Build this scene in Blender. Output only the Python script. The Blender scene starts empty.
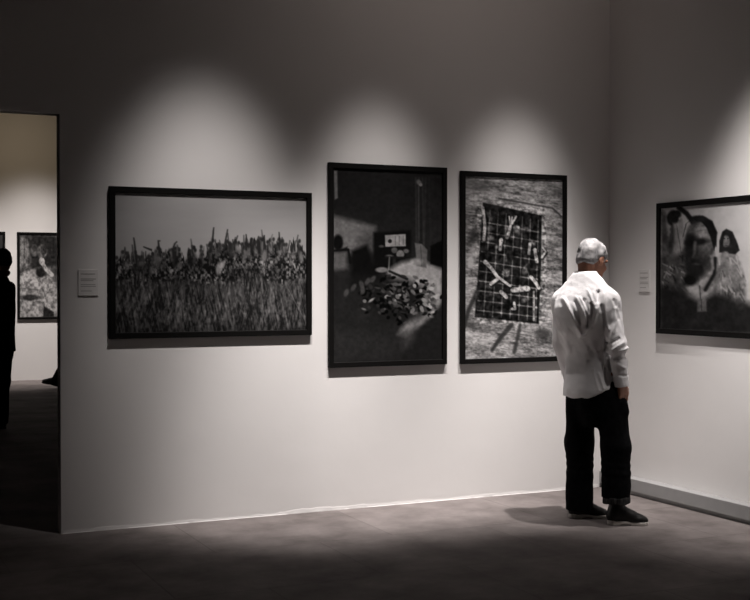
import bpy, bmesh, math, random
import numpy as np
from mathutils import Vector, Matrix

random.seed(7)
RNG = np.random.default_rng(11)
SC = bpy.context.scene
COL = SC.collection
PI = math.pi

# ------------------------------------------------------------------ helpers
def link(o, parent=None):
    COL.objects.link(o)
    if parent is not None:
        o.parent = parent
    return o

def tag(o, label=None, cat=None, group=None, kind=None):
    if label: o['label'] = label
    if cat: o['category'] = cat
    if group: o['group'] = group
    if kind: o['kind'] = kind
    return o

def empty(name, loc=(0, 0, 0), rz=0.0):
    o = bpy.data.objects.new(name, None)
    o.empty_display_size = 0.1
    o.location = loc
    o.rotation_euler = (0, 0, rz)
    return link(o)

def mesh_obj(name, verts, faces, mat, parent=None, smooth=True):
    me = bpy.data.meshes.new(name)
    me.from_pydata(verts, [], faces)
    me.update()
    if mat: me.materials.append(mat)
    if smooth:
        me.polygons.foreach_set('use_smooth', [True] * len(me.polygons))
    return link(bpy.data.objects.new(name, me), parent)

def bm_obj(name, bm, mat, parent=None, smooth=False):
    me = bpy.data.meshes.new(name)
    bmesh.ops.recalc_face_normals(bm, faces=bm.faces)
    bm.to_mesh(me); bm.free()
    if mat: me.materials.append(mat)
    if smooth:
        me.polygons.foreach_set('use_smooth', [True] * len(me.polygons))
    return link(bpy.data.objects.new(name, me), parent)

def add_box(bm, lo, hi, bevel=0.0):
    r = bmesh.ops.create_cube(bm, size=1.0)
    vs = r['verts']
    for v in vs:
        v.co = Vector([lo[i] + (v.co[i] + .5) * (hi[i] - lo[i]) for i in range(3)])
    if bevel > 0:
        es = list({e for v in vs for e in v.link_edges})
        bmesh.ops.bevel(bm, geom=es, offset=bevel, segments=2, affect='EDGES', profile=.5)

def box_obj(name, lo, hi, mat, parent=None, bevel=0.0):
    bm = bmesh.new()
    add_box(bm, lo, hi, bevel)
    return bm_obj(name, bm, mat, parent)

# ------------------------------------------------------------------ materials
def new_mat(name, color, rough=.6, spec=.5):
    m = bpy.data.materials.new(name)
    m.use_nodes = True
    b = m.node_tree.nodes['Principled BSDF']
    b.inputs['Base Color'].default_value = (*color, 1)
    b.inputs['Roughness'].default_value = rough
    b.inputs['Specular IOR Level'].default_value = spec
    return m

def N(m, t): return m.node_tree.nodes.new(t)
def L(m, a, b): m.node_tree.links.new(a, b)
def bsdf(m): return m.node_tree.nodes['Principled BSDF']

def noisy(m, c1, c2, scale, detail=4, lo=.35, hi=.65, stretch=(1, 1, 1), bump=0.0, bscale=None, bdist=.01):
    tc = N(m, 'ShaderNodeTexCoord'); mp = N(m, 'ShaderNodeMapping')
    mp.inputs['Scale'].default_value = stretch
    L(m, tc.outputs['Object'], mp.inputs['Vector'])
    n = N(m, 'ShaderNodeTexNoise'); n.inputs['Scale'].default_value = scale; n.inputs['Detail'].default_value = detail
    L(m, mp.outputs['Vector'], n.inputs['Vector'])
    r = N(m, 'ShaderNodeValToRGB')
    r.color_ramp.elements[0].position = lo; r.color_ramp.elements[0].color = (*c1, 1)
    r.color_ramp.elements[1].position = hi; r.color_ramp.elements[1].color = (*c2, 1)
    L(m, n.outputs['Fac'], r.inputs['Fac'])
    L(m, r.outputs['Color'], bsdf(m).inputs['Base Color'])
    if bump:
        n2 = N(m, 'ShaderNodeTexNoise'); n2.inputs['Scale'].default_value = bscale or scale; n2.inputs['Detail'].default_value = 6
        L(m, mp.outputs['Vector'], n2.inputs['Vector'])
        b = N(m, 'ShaderNodeBump'); b.inputs['Strength'].default_value = bump; b.inputs['Distance'].default_value = bdist
        L(m, n2.outputs['Fac'], b.inputs['Height'])
        L(m, b.outputs['Normal'], bsdf(m).inputs['Normal'])
    return m

WALL_A = .72
M_wall = noisy(new_mat('painted_plaster', (WALL_A,)*3, .85, .25), (.715, .70, .69), (.735, .72, .71), 1.6, bump=.18, bscale=5, bdist=.012)
M_back = noisy(new_mat('dim_plaster', (.4,)*3, .9, .2), (.38, .36, .35), (.41, .40, .39), 2)
M_ceil = new_mat('ceiling_paint', (.40, .34, .31), .9, .2)
M_ceil2 = new_mat('dark_ceiling_paint', (.10, .09, .085), .9, .2)
M_plinth = noisy(new_mat("grey_plinth_paint", (.4,)*3, .55, .4), (.30, .30, .30), (.33, .33, .33), 6)
M_frame = new_mat('black_frame_lacquer', (.004, .0037, .0035), .6, .10)
M_card = noisy(new_mat('label_card', (.66,)*3, .8, .2), (.66, .645, .635), (.69, .675, .665), 30)
M_ink = new_mat('label_ink', (.34, .33, .32), .8, .2)
M_fix = new_mat('backing_board', (.05, .05, .05), .8, .2)

def floor_material():
    m = new_mat('stone_slab_floor', (.2, .19, .18), .85, .15)
    tc = N(m, 'ShaderNodeTexCoord')
    br = N(m, 'ShaderNodeTexBrick')
    br.inputs['Scale'].default_value = 1.0
    br.inputs['Brick Width'].default_value = 1.10
    br.inputs['Row Height'].default_value = .865
    br.inputs['Mortar Size'].default_value = .006
    br.inputs['Mortar Smooth'].default_value = .3
    br.offset = .43
    br.inputs['Color1'].default_value = (1, 1, 1, 1); br.inputs['Color2'].default_value = (.86, .86, .86, 1)
    br.inputs['Mortar'].default_value = (.74, .74, .74, 1)
    L(m, tc.outputs['Object'], br.inputs['Vector'])
    n = N(m, 'ShaderNodeTexNoise'); n.inputs['Scale'].default_value = 2.2; n.inputs['Detail'].default_value = 8; n.inputs['Roughness'].default_value = .62
    L(m, tc.outputs['Object'], n.inputs['Vector'])
    r = N(m, 'ShaderNodeValToRGB')
    r.color_ramp.elements[0].position = .3; r.color_ramp.elements[0].color = (.115, .100, .096, 1)
    r.color_ramp.elements[1].position = .72; r.color_ramp.elements[1].color = (.275, .246, .238, 1)
    L(m, n.outputs['Fac'], r.inputs['Fac'])
    mx = N(m, 'ShaderNodeMixRGB'); mx.blend_type = 'MULTIPLY'; mx.inputs['Fac'].default_value = .85
    L(m, r.outputs['Color'], mx.inputs['Color1']); L(m, br.outputs['Color'], mx.inputs['Color2'])
    L(m, mx.outputs['Color'], bsdf(m).inputs['Base Color'])
    n2 = N(m, 'ShaderNodeTexNoise'); n2.inputs['Scale'].default_value = 7; n2.inputs['Detail'].default_value = 8
    L(m, tc.outputs['Object'], n2.inputs['Vector'])
    ad = N(m, 'ShaderNodeMath'); ad.operation = 'SUBTRACT'
    L(m, n2.outputs['Fac'], ad.inputs[0]); L(m, br.outputs['Fac'], ad.inputs[1])
    b = N(m, 'ShaderNodeBump'); b.inputs['Strength'].default_value = .5; b.inputs['Distance'].default_value = .008
    L(m, ad.outputs[0], b.inputs['Height']); L(m, b.outputs['Normal'], bsdf(m).inputs['Normal'])
    return m
M_floor = floor_material()

M_skin = noisy(new_mat('skin', (.5, .27, .19), .5, .4), (.30, .135, .085), (.38, .185, .12), 14)
M_hair = noisy(new_mat('silver_hair', (.5,)*3, .55, .4), (.22, .22, .225), (.48, .47, .47), 22, stretch=(1.6, 1.6, .7), bump=.6, bscale=70, bdist=.004)
M_eye = new_mat('eyeball', (.75, .74, .72), .15, .6)
M_iris = new_mat('iris', (.06, .04, .03), .2, .6)
M_lip = new_mat('lips', (.36, .15, .12), .5, .4)
def shirt_material():
    m = new_mat('white_cotton', (.88, .87, .88), .85, .15)
    tc = N(m, 'ShaderNodeTexCoord')
    n = N(m, 'ShaderNodeTexNoise'); n.inputs['Scale'].default_value = 16; n.inputs['Detail'].default_value = 5
    L(m, tc.outputs['Object'], n.inputs['Vector'])
    w = N(m, 'ShaderNodeTexNoise'); w.inputs['Scale'].default_value = 260
    L(m, tc.outputs['Object'], w.inputs['Vector'])
    a = N(m, 'ShaderNodeMath'); a.operation = 'MULTIPLY_ADD'; a.inputs[1].default_value = .12
    L(m, w.outputs['Fac'], a.inputs[0]); L(m, n.outputs['Fac'], a.inputs[2])
    b = N(m, 'ShaderNodeBump'); b.inputs['Strength'].default_value = .45; b.inputs['Distance'].default_value = .012
    L(m, a.outputs[0], b.inputs['Height']); L(m, b.outputs['Normal'], bsdf(m).inputs['Normal'])
    return m
M_shirt = shirt_material()
M_trouser = noisy(new_mat('black_trouser_cloth', (.01,)*3, .9, .03), (.0035, .0035, .004), (.0065, .0065, .007), 40, bump=.3, bscale=30, bdist=.006)
M_hem = noisy(new_mat('worn_grey_hem', (.04,)*3, .9, .1), (.012, .012, .013), (.05, .048, .047), 60, stretch=(1, 1, .25))
M_shoe = new_mat('black_shoe_leather', (.005, .0045, .0045), .42, .25)
M_sole = noisy(new_mat('pale_rubber_sole', (.3,)*3, .6, .4), (.34, .32, .30), (.52, .49, .46), 25)
M_dark_cloth = noisy(new_mat('black_coat_cloth', (.01,)*3, .9, .1), (.006, .006, .006), (.011, .010, .010), 30)
M_dark_hair = new_mat('dark_hair', (.012, .010, .009), .6, .3)
M_scarf = noisy(new_mat('dark_red_scarf', (.1, .012, .012), .9, .1), (.09, .010, .010), (.14, .018, .016), 30)

# ------------------------------------------------------------------ room
def u_wall():
    """Partition with a tall plain opening, thickness .16."""
    T = .10; H = 4.7; Z = 2.505
    xs = [-9.2, -5.75, -3.980, .2]
    bm = bmesh.new()
    def quad(*p): bm.faces.new([bm.verts.new(c) for c in p])
    for y in (0, T):
        for i in range(3):
            if i != 1: quad((xs[i], y, 0), (xs[i+1], y, 0), (xs[i+1], y, Z), (xs[i], y, Z))
            quad((xs[i], y, Z), (xs[i+1], y, Z), (xs[i+1], y, H), (xs[i], y, H))
    for x, z0, z1 in ((xs[0], 0, Z), (xs[0], Z, H), (xs[1], 0, Z), (xs[2], 0, Z), (xs[3], 0, Z), (xs[3], Z, H)):
        quad((x, 0, z0), (x, T, z0), (x, T, z1), (x, 0, z1))
    for i in range(3):
        z = Z if i == 1 else 0
        quad((xs[i], 0, z), (xs[i+1], 0, z), (xs[i+1], T, z), (xs[i], T, z))
        quad((xs[i], 0, H), (xs[i+1], 0, H), (xs[i+1], T, H), (xs[i], T, H))
    bmesh.ops.remove_doubles(bm, verts=bm.verts, dist=1e-5)
    return bm
tag(bm_obj('wall_back', u_wall(), M_wall), kind='structure')
tag(box_obj('wall_right', (0, -9.2, 0), (.2, 0, 4.7), M_wall), kind='structure')
tag(box_obj('wall_left', (-9.4, -9.2, 0), (-9.2, 12.0, 4.7), M_back), kind='structure')
tag(box_obj('wall_front', (-9.4, -9.4, 0), (.2, -9.2, 4.7), M_back), kind='structure')
tag(box_obj('wall_far', (-9.2, 11.8, 0), (2.2, 12.0, 4.7), M_wall), kind='structure')
tag(box_obj('wall_far_right', (2.0, .10, 0), (2.2, 11.8, 4.7), M_back), kind='structure')
tag(box_obj('floor', (-9.4, -9.4, -.15), (2.2, 12.0, 0), M_floor), kind='structure')
tag(box_obj('ceiling', (-9.4, -9.4, 4.7), (2.2, .10, 4.85), M_ceil), kind='structure')
tag(box_obj('ceiling_far', (-9.4, .10, 4.7), (2.2, 12.0, 4.85), M_ceil2), kind='structure')

# grey plinth skirting of the right wall, lifted off the floor
bm = bmesh.new()
add_box(bm, (-.085, -9.1, .028), (0, -.004, .118), .003)
add_box(bm, (-.06, -9.1, 0), (0, -.004, .03))
tag(bm_obj('baseboard_right', bm, M_plinth), kind='structure')

# rough plaster fillet where the back wall meets the floor
def plaster_fillet():
    n = 420; prof = 7
    vs, fs = [], []
    x0, x1 = -3.97, -.09
    ph = [random.uniform(0, 6.28) for _ in range(12)]
    for i in range(n):
        x = x0 + (x1 - x0) * i / (n - 1)
        g = sum(math.sin(x * (3.1 * 1.7 ** k) + ph[k]) / (1.25 ** k) for k in range(8)) / 3
        h = max(.002, .009 + .012 * g)
        d = .0018 * max(0, g + .35 * math.sin(x * 41 + ph[9])) ** 1.3
        pts = [(.004, h + .016), (-.0004, h + .010), (-.0006, h), (-.0008 - d * .3, h * .72), (-.0010 - d * .7, h * .4), (-.0012 - d, .004), (-.0012 - d, -.002)]
        for (y, z) in pts:
            vs.append((x, y, z))
    for i in range(n - 1):
        for k in range(prof - 1):
            a = i * prof + k
            fs.append((a, a + 1, a + prof + 1, a + prof))
    return mesh_obj('trim_1', vs, fs, M_wall)
tag(plaster_fillet(), kind='structure')

# ------------------------------------------------------------------ pictures
def srgb2lin(c):
    c = np.clip(c, 0, 1)
    return np.where(c <= .04045, c / 12.92, ((c + .055) / 1.055) ** 2.4)

class Print:
    """A grey-tone print drawn in a local 2-D frame: corners TL, TR, BR, BL of the sheet."""
    def __init__(s, corners, nu, nv, base):
        s.nu, s.nv = nu, nv
        u = np.linspace(0, 1, nu)[None, :]; v = np.linspace(0, 1, nv)[:, None]
        tl, tr, br, bl = [np.array(c, float) for c in corners]
        s.X = tl[0]*(1-u)*(1-v) + tr[0]*u*(1-v) + br[0]*u*v + bl[0]*(1-u)*v
        s.Y = tl[1]*(1-u)*(1-v) + tr[1]*u*(1-v) + br[1]*u*v + bl[1]*(1-u)*v
        s.a = np.full((nv, nu), float(base))
    def mix(s, m, val): s.a = s.a * (1 - m) + val * m
    def ell(s, cx, cy, rx, ry, val, soft=1.0, ang=0, op=1.0):
        c, n = math.cos(math.radians(ang)), math.sin(math.radians(ang))
        dx, dy = s.X - cx, s.Y - cy
        p = dx * c + dy * n; q = -dx * n + dy * c
        d = (np.sqrt((p / rx) ** 2 + (q / ry) ** 2) - 1) * min(rx, ry)
        s.mix(np.clip(.5 - d / soft, 0, 1) * op, val)
    def line(s, pts, w, val, soft=.8, op=1.0, w2=None):
        w2 = w if w2 is None else w2
        n = len(pts) - 1
        D = np.full(s.a.shape, 1e9)
        for i in range(n):
            (ax, ay), (bx, by) = pts[i], pts[i + 1]
            vx, vy = bx - ax, by - ay; l2 = vx * vx + vy * vy + 1e-9
            t = np.clip(((s.X - ax) * vx + (s.Y - ay) * vy) / l2, 0, 1)
            wa = w + (w2 - w) * (i + t) / n
            D = np.minimum(D, np.hypot(s.X - ax - t * vx, s.Y - ay - t * vy) - wa / 2)
        s.mix(np.clip(.5 - D / soft, 0, 1) * op, val)
    def poly(s, pts, val, soft=1.0, op=1.0):
        pts = np.array(pts, float); n = len(pts)
        ins = np.zeros(s.a.shape, bool); D = np.full(s.a.shape, 1e9)
        for i in range(n):
            (ax, ay), (bx, by) = pts[i], pts[(i + 1) % n]
            vx, vy = bx - ax, by - ay; l2 = vx * vx + vy * vy + 1e-9
            t = np.clip(((s.X - ax) * vx + (s.Y - ay) * vy) / l2, 0, 1)
            D = np.minimum(D, np.hypot(s.X - ax - t * vx, s.Y - ay - t * vy))
            c = (ay > s.Y) != (by > s.Y)
            if abs(vy) > 1e-9:
                ins ^= c & (s.X < vx * (s.Y - ay) / vy + ax)
        sd = np.where(ins, -D, D)
        s.mix(np.clip(.5 - sd / soft, 0, 1) * op, val)
    def noise(s, sx, sy, seed, octaves=3, rot=0):
        r = np.random.default_rng(seed)
        c, n = math.cos(math.radians(rot)), math.sin(math.radians(rot))
        P = s.X * c + s.Y * n; Q = -s.X * n + s.Y * c
        tot = np.zeros(s.a.shape); amp = 1.0; wsum = 0
        for o in range(octaves):
            k = 2 ** o
            gx, gy = P / sx * k + 500, Q / sy * k + 500
            tab = r.random((64, 64))
            ix, iy = np.floor(gx).astype(int), np.floor(gy).astype(int)
            fx, fy = gx - ix, gy - iy
            fx = fx * fx * (3 - 2 * fx); fy = fy * fy * (3 - 2 * fy)
            g = lambda a, b: tab[a % 64, b % 64]
            tot += amp * ((g(ix, iy) * (1 - fx) + g(ix + 1, iy) * fx) * (1 - fy) + (g(ix, iy + 1) * (1 - fx) + g(ix + 1, iy + 1) * fx) * fy)
            wsum += amp; amp *= .55
        return (tot / wsum - .5) * 2
    def albedo(s, gain):
        return np.clip(srgb2lin(s.a / 255) * gain, .002, .85)

def print_material():
    m = new_mat('photographic_print', (.3,)*3, .5, .02)
    at = N(m, 'ShaderNodeAttribute'); at.attribute_name = 'tone'
    L(m, at.outputs['Color'], bsdf(m).inputs['Base Color'])
    return m
M_print = print_material()

def print_mesh(pr, gain, W, H):
    nu, nv = pr.nu, pr.nv
    xs = np.linspace(-W/2, W/2, nu); zs = np.linspace(H/2, -H/2, nv)
    XX, ZZ = np.meshgrid(xs, zs)
    co = np.stack([XX, np.zeros_like(XX), ZZ], -1).reshape(-1, 3)
    idx = np.arange(nu * nv).reshape(nv, nu)
    q = np.stack([idx[:-1, :-1], idx[1:, :-1], idx[1:, 1:], idx[:-1, 1:]], -1).reshape(-1, 4)
    me = bpy.data.meshes.new('print')
    me.vertices.add(len(co)); me.vertices.foreach_set('co', co.astype(np.float32).ravel())
    me.loops.add(q.size); me.loops.foreach_set('vertex_index', q.astype(np.int32).ravel())
    me.polygons.add(len(q)); me.polygons.foreach_set('loop_start', (np.arange(len(q)) * 4).astype(np.int32))
    me.update(calc_edges=True)
    a = pr.albedo(gain).reshape(-1)
    tint = np.stack([a, a * .985, a * .985, np.ones_like(a)], -1)
    at = me.color_attributes.new('tone', 'FLOAT_COLOR', 'POINT')
    at.data.foreach_set('color', tint.astype(np.float32).ravel())
    me.materials.append(M_print)
    return me

def framed(W, H, bar, pr, gain, loc, rz, label, group=None, depth=.03):
    """A black framed print; local +x to the right, -y out of the wall."""
    root = empty('framed_photograph', loc, rz)
    tag(root, label, 'picture', group)
    bm = bmesh.new()
    def ring(w, h, y): return [bm.verts.new((sx * w/2, y, sz * h/2)) for sx, sz in ((-1, -1), (1, -1), (1, 1), (-1, 1))]
    c = .003
    R = [ring(W, H, -.0005), ring(W, H, -depth + c), ring(W - 2*c, H - 2*c, -depth), ring(W - 2*bar + 2*c, H - 2*bar + 2*c, -depth),
         ring(W - 2*bar, H - 2*bar, -depth + c), ring(W - 2*bar, H - 2*bar, -depth + .016)]
    for A, B in zip(R[:-1], R[1:]):
        for i in range(4):
            bm.faces.new((A[i], A[(i+1) % 4], B[(i+1) % 4], B[i]))
    bm_obj('frame', bm, M_frame, root)
    w, h = W - 2*bar + .004, H - 2*bar + .004
    o = link(bpy.data.objects.new('print', print_mesh(pr, gain, w, h)), root)
    o.location = (0, -depth + .014, 0)
    bm = bmesh.new()
    add_box(bm, (-w/2 - .004, -depth + .016, -h/2 - .004), (w/2 + .004, -.001, h/2 + .004))
    bm_obj('backing_board', bm, M_fix, root)
    return root
def grad(p, x0, v0, x1, v1): return v0 + (v1 - v0) * np.clip((p.X - x0) / (x1 - x0), 0, 1)

# --- the crowd in tall grass
p = Print([(113.5, 191.5), (307, 198.6), (306.5, 331), (113.5, 334)], 280, 200, 118)
p.a = 104 + 22 * np.clip((p.X - 113) / 110, 0, 1) - 10 * np.clip((p.X - 230) / 75, 0, 1) + 3 * p.noise(40, 8, 1)
r = np.random.default_rng(3)
hor = 262 - 10 * np.clip((p.X - 150) / 100, 0, 1)
g = np.clip((p.Y - hor) / 6, 0, 1)
p.mix(g, 50 + 10 * p.noise(20, 12, 4))
def crest(x):
    return np.interp(x, [114, 122, 130, 140, 150, 160, 170, 190, 205, 212, 225, 240, 260, 280, 300, 307], [256, 250, 254, 255, 250, 249, 250, 250, 247, 240, 244, 242, 241, 241, 244, 252])
top = crest(p.X) + 13.0 * p.noise(2.4, 60, 61, 2) + 5
band = np.clip((p.Y - top) / 2.5, 0, 1) * np.clip((292 + 6 * p.noise(9, 20, 62) - p.Y) / 14, 0, 1)
tone = 35 + 120 * p.noise(1.7, 2.6, 63, 2) + 30 * p.noise(9, 10, 64)
p.mix(band * .93, np.clip(tone, 8, 120))
xs = np.sort(r.uniform(115, 306, 96))
for i, x in enumerate(xs):
    t = crest(x) + r.uniform(-2.5, 7)
    p.ell(x, t + 8, r.uniform(1.4, 2.4), r.uniform(4, 8), r.choice([12, 14, 18, 24, 60, 96]), 2.0, r.uniform(-14, 14), .5)
    p.ell(x, t, 1.5, 2.0, 22 + r.uniform(0, 14), 1.2, 0, .9)
    if r.random() < .6:
        sx = r.choice([-1, 1]); el = (x + sx * r.uniform(1.2, 3), t + r.uniform(-2, 3))
        p.line([(x + sx * 1.5, t + 6), el, (el[0] + r.uniform(-2, 2), el[1] - r.uniform(3, 8))], 1.7, r.choice([22, 30, 42, 70]), 1.2, .8, 1.0)
for pts in [[(134, 262), (132.5, 246), (131.5, 238)], [(157, 256), (155.5, 246), (155, 241), (156.5, 241)], [(170, 258), (169, 250), (171, 244), (173, 242)],
            [(206, 252), (209, 240), (209.5, 231), (210, 228)], [(220, 250), (222, 240), (224, 230)], [(278, 250), (278, 240), (277.5, 233)],
            [(243, 250), (243.5, 240), (243, 235)], [(263, 250), (262, 240), (262, 236)], [(231, 250), (232, 240)], [(256, 250), (255, 240), (256, 237)], [(148, 250), (141, 247)], [(291, 252), (293, 242)]]:
    p.line(pts, 2.2, 28, 1.0, .9, 1.3)
for (x, y, rx, ry, v) in [(215, 270, 3.0, 6, 118), (219, 265, 2.4, 3.5, 132), (262, 257, 2.6, 6, 98), (234, 248, 1.8, 3.4, 110), (268, 250, 1.2, 4, 105), (139, 264, 2.6, 2.4, 84), (148, 271, 2, 3.4, 86),
                          (176, 266, 2.8, 3.4, 80), (172, 277, 2.6, 1.1, 84), (274, 263, 1.6, 1.6, 92), (285, 284, 1.3, 2, 100), (301, 258, 1.6, 5, 90), (123, 282, 2.6, 2.4, 74), (190, 262, 1.6, 2.4, 74), (290, 262, 1.2, 5, 84)]:
    p.ell(x, y, rx, ry, v, 2.0, r.uniform(-20, 20), .8)
for (x, y, rx, ry) in [(140, 272, 9, 9), (158, 270, 5, 10), (190, 266, 11, 8), (245, 274, 18, 9), (225, 272, 4, 10), (205, 262, 4, 8), (172, 283, 6, 8), (275, 272, 8, 7)]:
    p.ell(x, y, rx, ry, 16, 7, 0, .5)
gm = np.clip((p.Y - 278 - 24 * p.noise(3, 60, 66)) / 14, 0, 1)
grass = 38 + 46 * p.noise(1.5, 11, 67, 2, -10) + 32 * p.noise(2.2, 13, 68, 2, 16) + 26 * p.noise(2.4, 2.6, 70, 2) + 16 * p.noise(22, 14, 69)
p.mix(gm * .9, np.clip(grass, 16, 96))
for i in range(260):
    x = r.uniform(112, 308); y = r.uniform(286, 340); l = r.uniform(6, 16); dx = r.normal(2, 3)
    p.line([(x, y), (x + dx, y - l)], r.uniform(.4, .9), r.choice([22, 34, 72, 84, 92]), .9, .45, .3)
p.line([(287, 290), (304, 320)], .8, 88, .9, .6)
fade = np.clip((p.Y - 316) / 18, 0, 1)
p.a = p.a * (1 - .30 * fade)
PR_CROWD = p

# --- the dark room with a heap on the floor
p = Print([(332.5, 167), (442.5, 173), (442.5, 359.5), (331.8, 362)], 170, 280, 34)
p.a = 30 + 5 * p.noise(30, 40, 5) + 8 * np.clip((p.X - 405) / 35, 0, 1)
p.poly([(330, 214), (374, 226), (372, 250), (352, 254), (330, 254)], 96, 6)
p.ell(368, 244, 10, 14, 44, 12, 0, .6)
p.poly([(333, 170), (336.5, 170), (337, 197), (334, 199)], 96, 1.5)
for x in np.arange(415, 443, 3.4):
    p.line([(x, 178), (x + 2 * math.sin(x), 250)], 1.4, 48 + 14 * math.sin(x * 1.7), 2, .7)
p.line([(417.5, 180), (418.5, 240)], 1.2, 58, 1, .9)
p.ell(418.5, 183, 3.2, 2.2, 92, 1.6, 50); p.ell(420, 185, 1.5, 1.5, 120, 1)
p.ell(337, 242, 5, 8, 16, 2); p.poly([(331, 252), (346, 246), (348, 262), (331, 268)], 22, 2)
p.poly([(331, 251), (346, 251), (346, 268), (331, 270)], 92, 5, .8)
p.line([(331, 250), (347, 249), (349, 262)], 2.5, 18, 1)
p.poly([(350, 250), (366, 244), (372, 262), (380, 280), (350, 288)], 15, 5)
p.poly([(372, 232), (410, 230), (410, 268), (372, 274)], 15, 3)
p.poly([(383.5, 235), (404.5, 234), (404.5, 246), (384, 246.5)], 126, 1); p.ell(388.5, 241, 2, 2, 24, 1); 
for x in (394, 398, 402): p.line([(x, 236), (x, 245)], .7, 70, .7, .7)
for (x, y, rx, ry, v) in [(393, 250, 3, 3, 70), (399, 254, 4, 4, 100), (405, 251, 3, 2, 84), (388, 256, 4, 1.5, 72), (408, 256, 3, 3, 26), (380, 246, 2.5, 1.2, 64), (393, 262, 2, 4, 30)]:
    p.ell(x, y, rx, ry, v, 1.2)
p.line([(384, 257), (412, 258)], 2.2, 22, 1); p.line([(388, 257), (387, 272)], 1.2, 84, .8)
p.poly([(386, 270), (400, 262), (416, 259), (430, 264), (443, 270), (443, 300), (436, 312), (420, 326), (404, 336), (396, 334), (410, 316), (415, 296), (404, 284), (388, 280)], 138, 6)
p.poly([(414, 243), (421, 244), (427, 250), (426, 268), (416, 266)], 88, 1.5); p.line([(420, 246), (421, 266)], .8, 60, .8)
p.ell(380, 269.5, 6, 2.6, 104, 1.2); p.line([(388, 271), (406, 279)], 2.4, 24, 1.4)
p.ell(416, 262, 6, 3, 140, 3, 0, .7)
p.poly([(430, 246), (444, 240), (444, 268), (430, 264)], 12, 2)
r = np.random.default_rng(8)
p.ell(398, 300, 34, 22, 26, 9, 8, .85); p.ell(368, 286, 22, 12, 24, 8, 10, .7)
for i in range(260):
    t = r.random(); x = 360 + 78 * t + r.normal(0, 3); y = 290 + 12 * t + r.normal(0, 11)
    if ((x - 398) / 42) ** 2 + ((y - 300) / 24) ** 2 > 1.15: continue
    k = np.clip((x - 355) / 70, .25, 1)
    p.ell(x, y, r.uniform(1.6, 3.6), r.uniform(.9, 2.0), r.choice([8, 12, 18, 60, 96, 130, 165]) * (k if r.random() < .8 else 1), .9, r.uniform(-70, 70))
for (x, y) in [(345, 292), (352, 287), (361, 289), (366, 281), (371, 279), (360, 284)]:
    p.ell(x, y, 2.2, 4, 66, 1.5, r.uniform(-50, 50), .8)
p.poly([(443, 304), (432, 318), (414, 332), (404, 362), (443, 362)], 30, 5)
p.poly([(331, 330), (400, 335), (395, 362), (331, 362)], 38, 14, .8)
p.poly([(398, 330), (418, 324), (410, 345), (402, 350)], 62, 8, .7)
p.a = np.clip(p.a * (1 + .16 * p.noise(3, 3, 83, 2)) - 4, 5, 160)
PR_ROOM = p

# --- the barred window in a rough wall
p = Print([(464.5, 176), (562.5, 181), (562.5, 356), (464, 359.5)], 170, 290, 110)
p.a = 116 + 64 * p.noise(8, 2.6, 21, 4, 7) + 44 * p.noise(26, 9, 22, 3, 8) + 38 * p.noise(2.2, 1.6, 23, 2)
r = np.random.default_rng(5)
p.ell(478, 186, 16, 7, 66, 10, 8, .6); p.ell(556, 190, 16, 6, 70, 9, 8, .5)
p.line([(498, 199), (530, 205), (552, 209), (561, 217)], 1.8, 46, 1.4, .9)
for i in range(90):
    x, y = r.uniform(464, 562), r.uniform(177, 358); l = r.uniform(4, 14)
    p.line([(x, y), (x + l, y + l * .13 + r.normal(0, .8))], r.uniform(.5, 1.4), r.choice([56, 70, 150, 160]), 1, .5)
p.ell(474, 236, 5, 9, 40, 5, 20, .85); p.ell(474, 252, 5, 8, 150, 4, 0, .6)
p.poly([(482, 203), (541, 216), (540.5, 262), (538, 324), (474, 317), (478, 262)], 22, 1.4)
for i in range(40):
    p.ell(r.uniform(482, 536), r.uniform(212, 314), r.uniform(1.5, 4), r.uniform(1.5, 5), r.choice([8, 14, 50, 74, 92]), 2.2, r.uniform(0, 180), .8)
def wx(s, t):
    x = (482.5 + 58 * s) * (1 - t) + (475 + 63 * s) * t; y = (204 + 12 * s) * (1 - t) + (317 + 6.5 * s) * t
    return x, y
for s in np.linspace(.12, .95, 7):
    p.line([wx(s, .05), wx(s, .98)], 1.1, 96, .8, .62)
for t in np.linspace(.16, .94, 10):
    p.line([wx(.02, t), wx(.96, t)], 1.2, 106, .8, .66)
    for s in np.linspace(.12, .95, 7):
        x, y = wx(s, t); p.ell(x, y, 1.1, 1.1, 120, .8, 0, .7)
for s, t in ((.3, .3), (.5, .42), (.75, .3), (.3, .62), (.62, .62), (.85, .5), (.5, .85), (.12, .45)):
    x, y = wx(s, t); p.ell(x, y, 4.2, 5.5, 13, 2, 0, .8)
def arm(pts, w, v=150, w2=None):
    v += 16
    w *= .95; w2 = None if w2 is None else w2 * .9
    p.line([(a + .9, b + 1.4) for a, b in pts], w + 1, 18, 1.2, .8, (w2 or w) + 1); p.line(pts, w, v, 1, .95, w2 or w)
arm([(484, 262), (490, 268), (497, 278)], 4.2, 156, 3.4); arm([(490, 284), (498, 278), (509, 286)], 3.6, 150, 2.6)
arm([(482, 208), (484, 226), (483, 240)], 3, 140); arm([(506, 238), (509, 228), (511, 218)], 3.4, 130, 2); arm([(511, 224), (515, 217)], 1.8, 140)
p.line([(509, 224), (508, 217)], 1.4, 140, .8); p.ell(516, 230, 3, 4, 92, 1.5); p.ell(517, 228, 1.6, 1.2, 150, 1)
arm([(512, 290), (527, 289)], 5.4, 140, 5); p.ell(525, 288, 3, 2.4, 178, 1.2); arm([(530, 277), (535, 283), (538, 288)], 3.6, 156)
arm([(500, 240), (499, 250)], 3, 130); p.ell(500, 241, 2, 2.6, 150, 1)
p.ell(505, 273, 4, 4, 88, 1.6); p.ell(506, 272, 1.6, 1.6, 130, 1); arm([(500, 292), (505, 297)], 4, 134); arm([(513, 303), (514, 309), (511, 309)], 2.6, 142)
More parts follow.
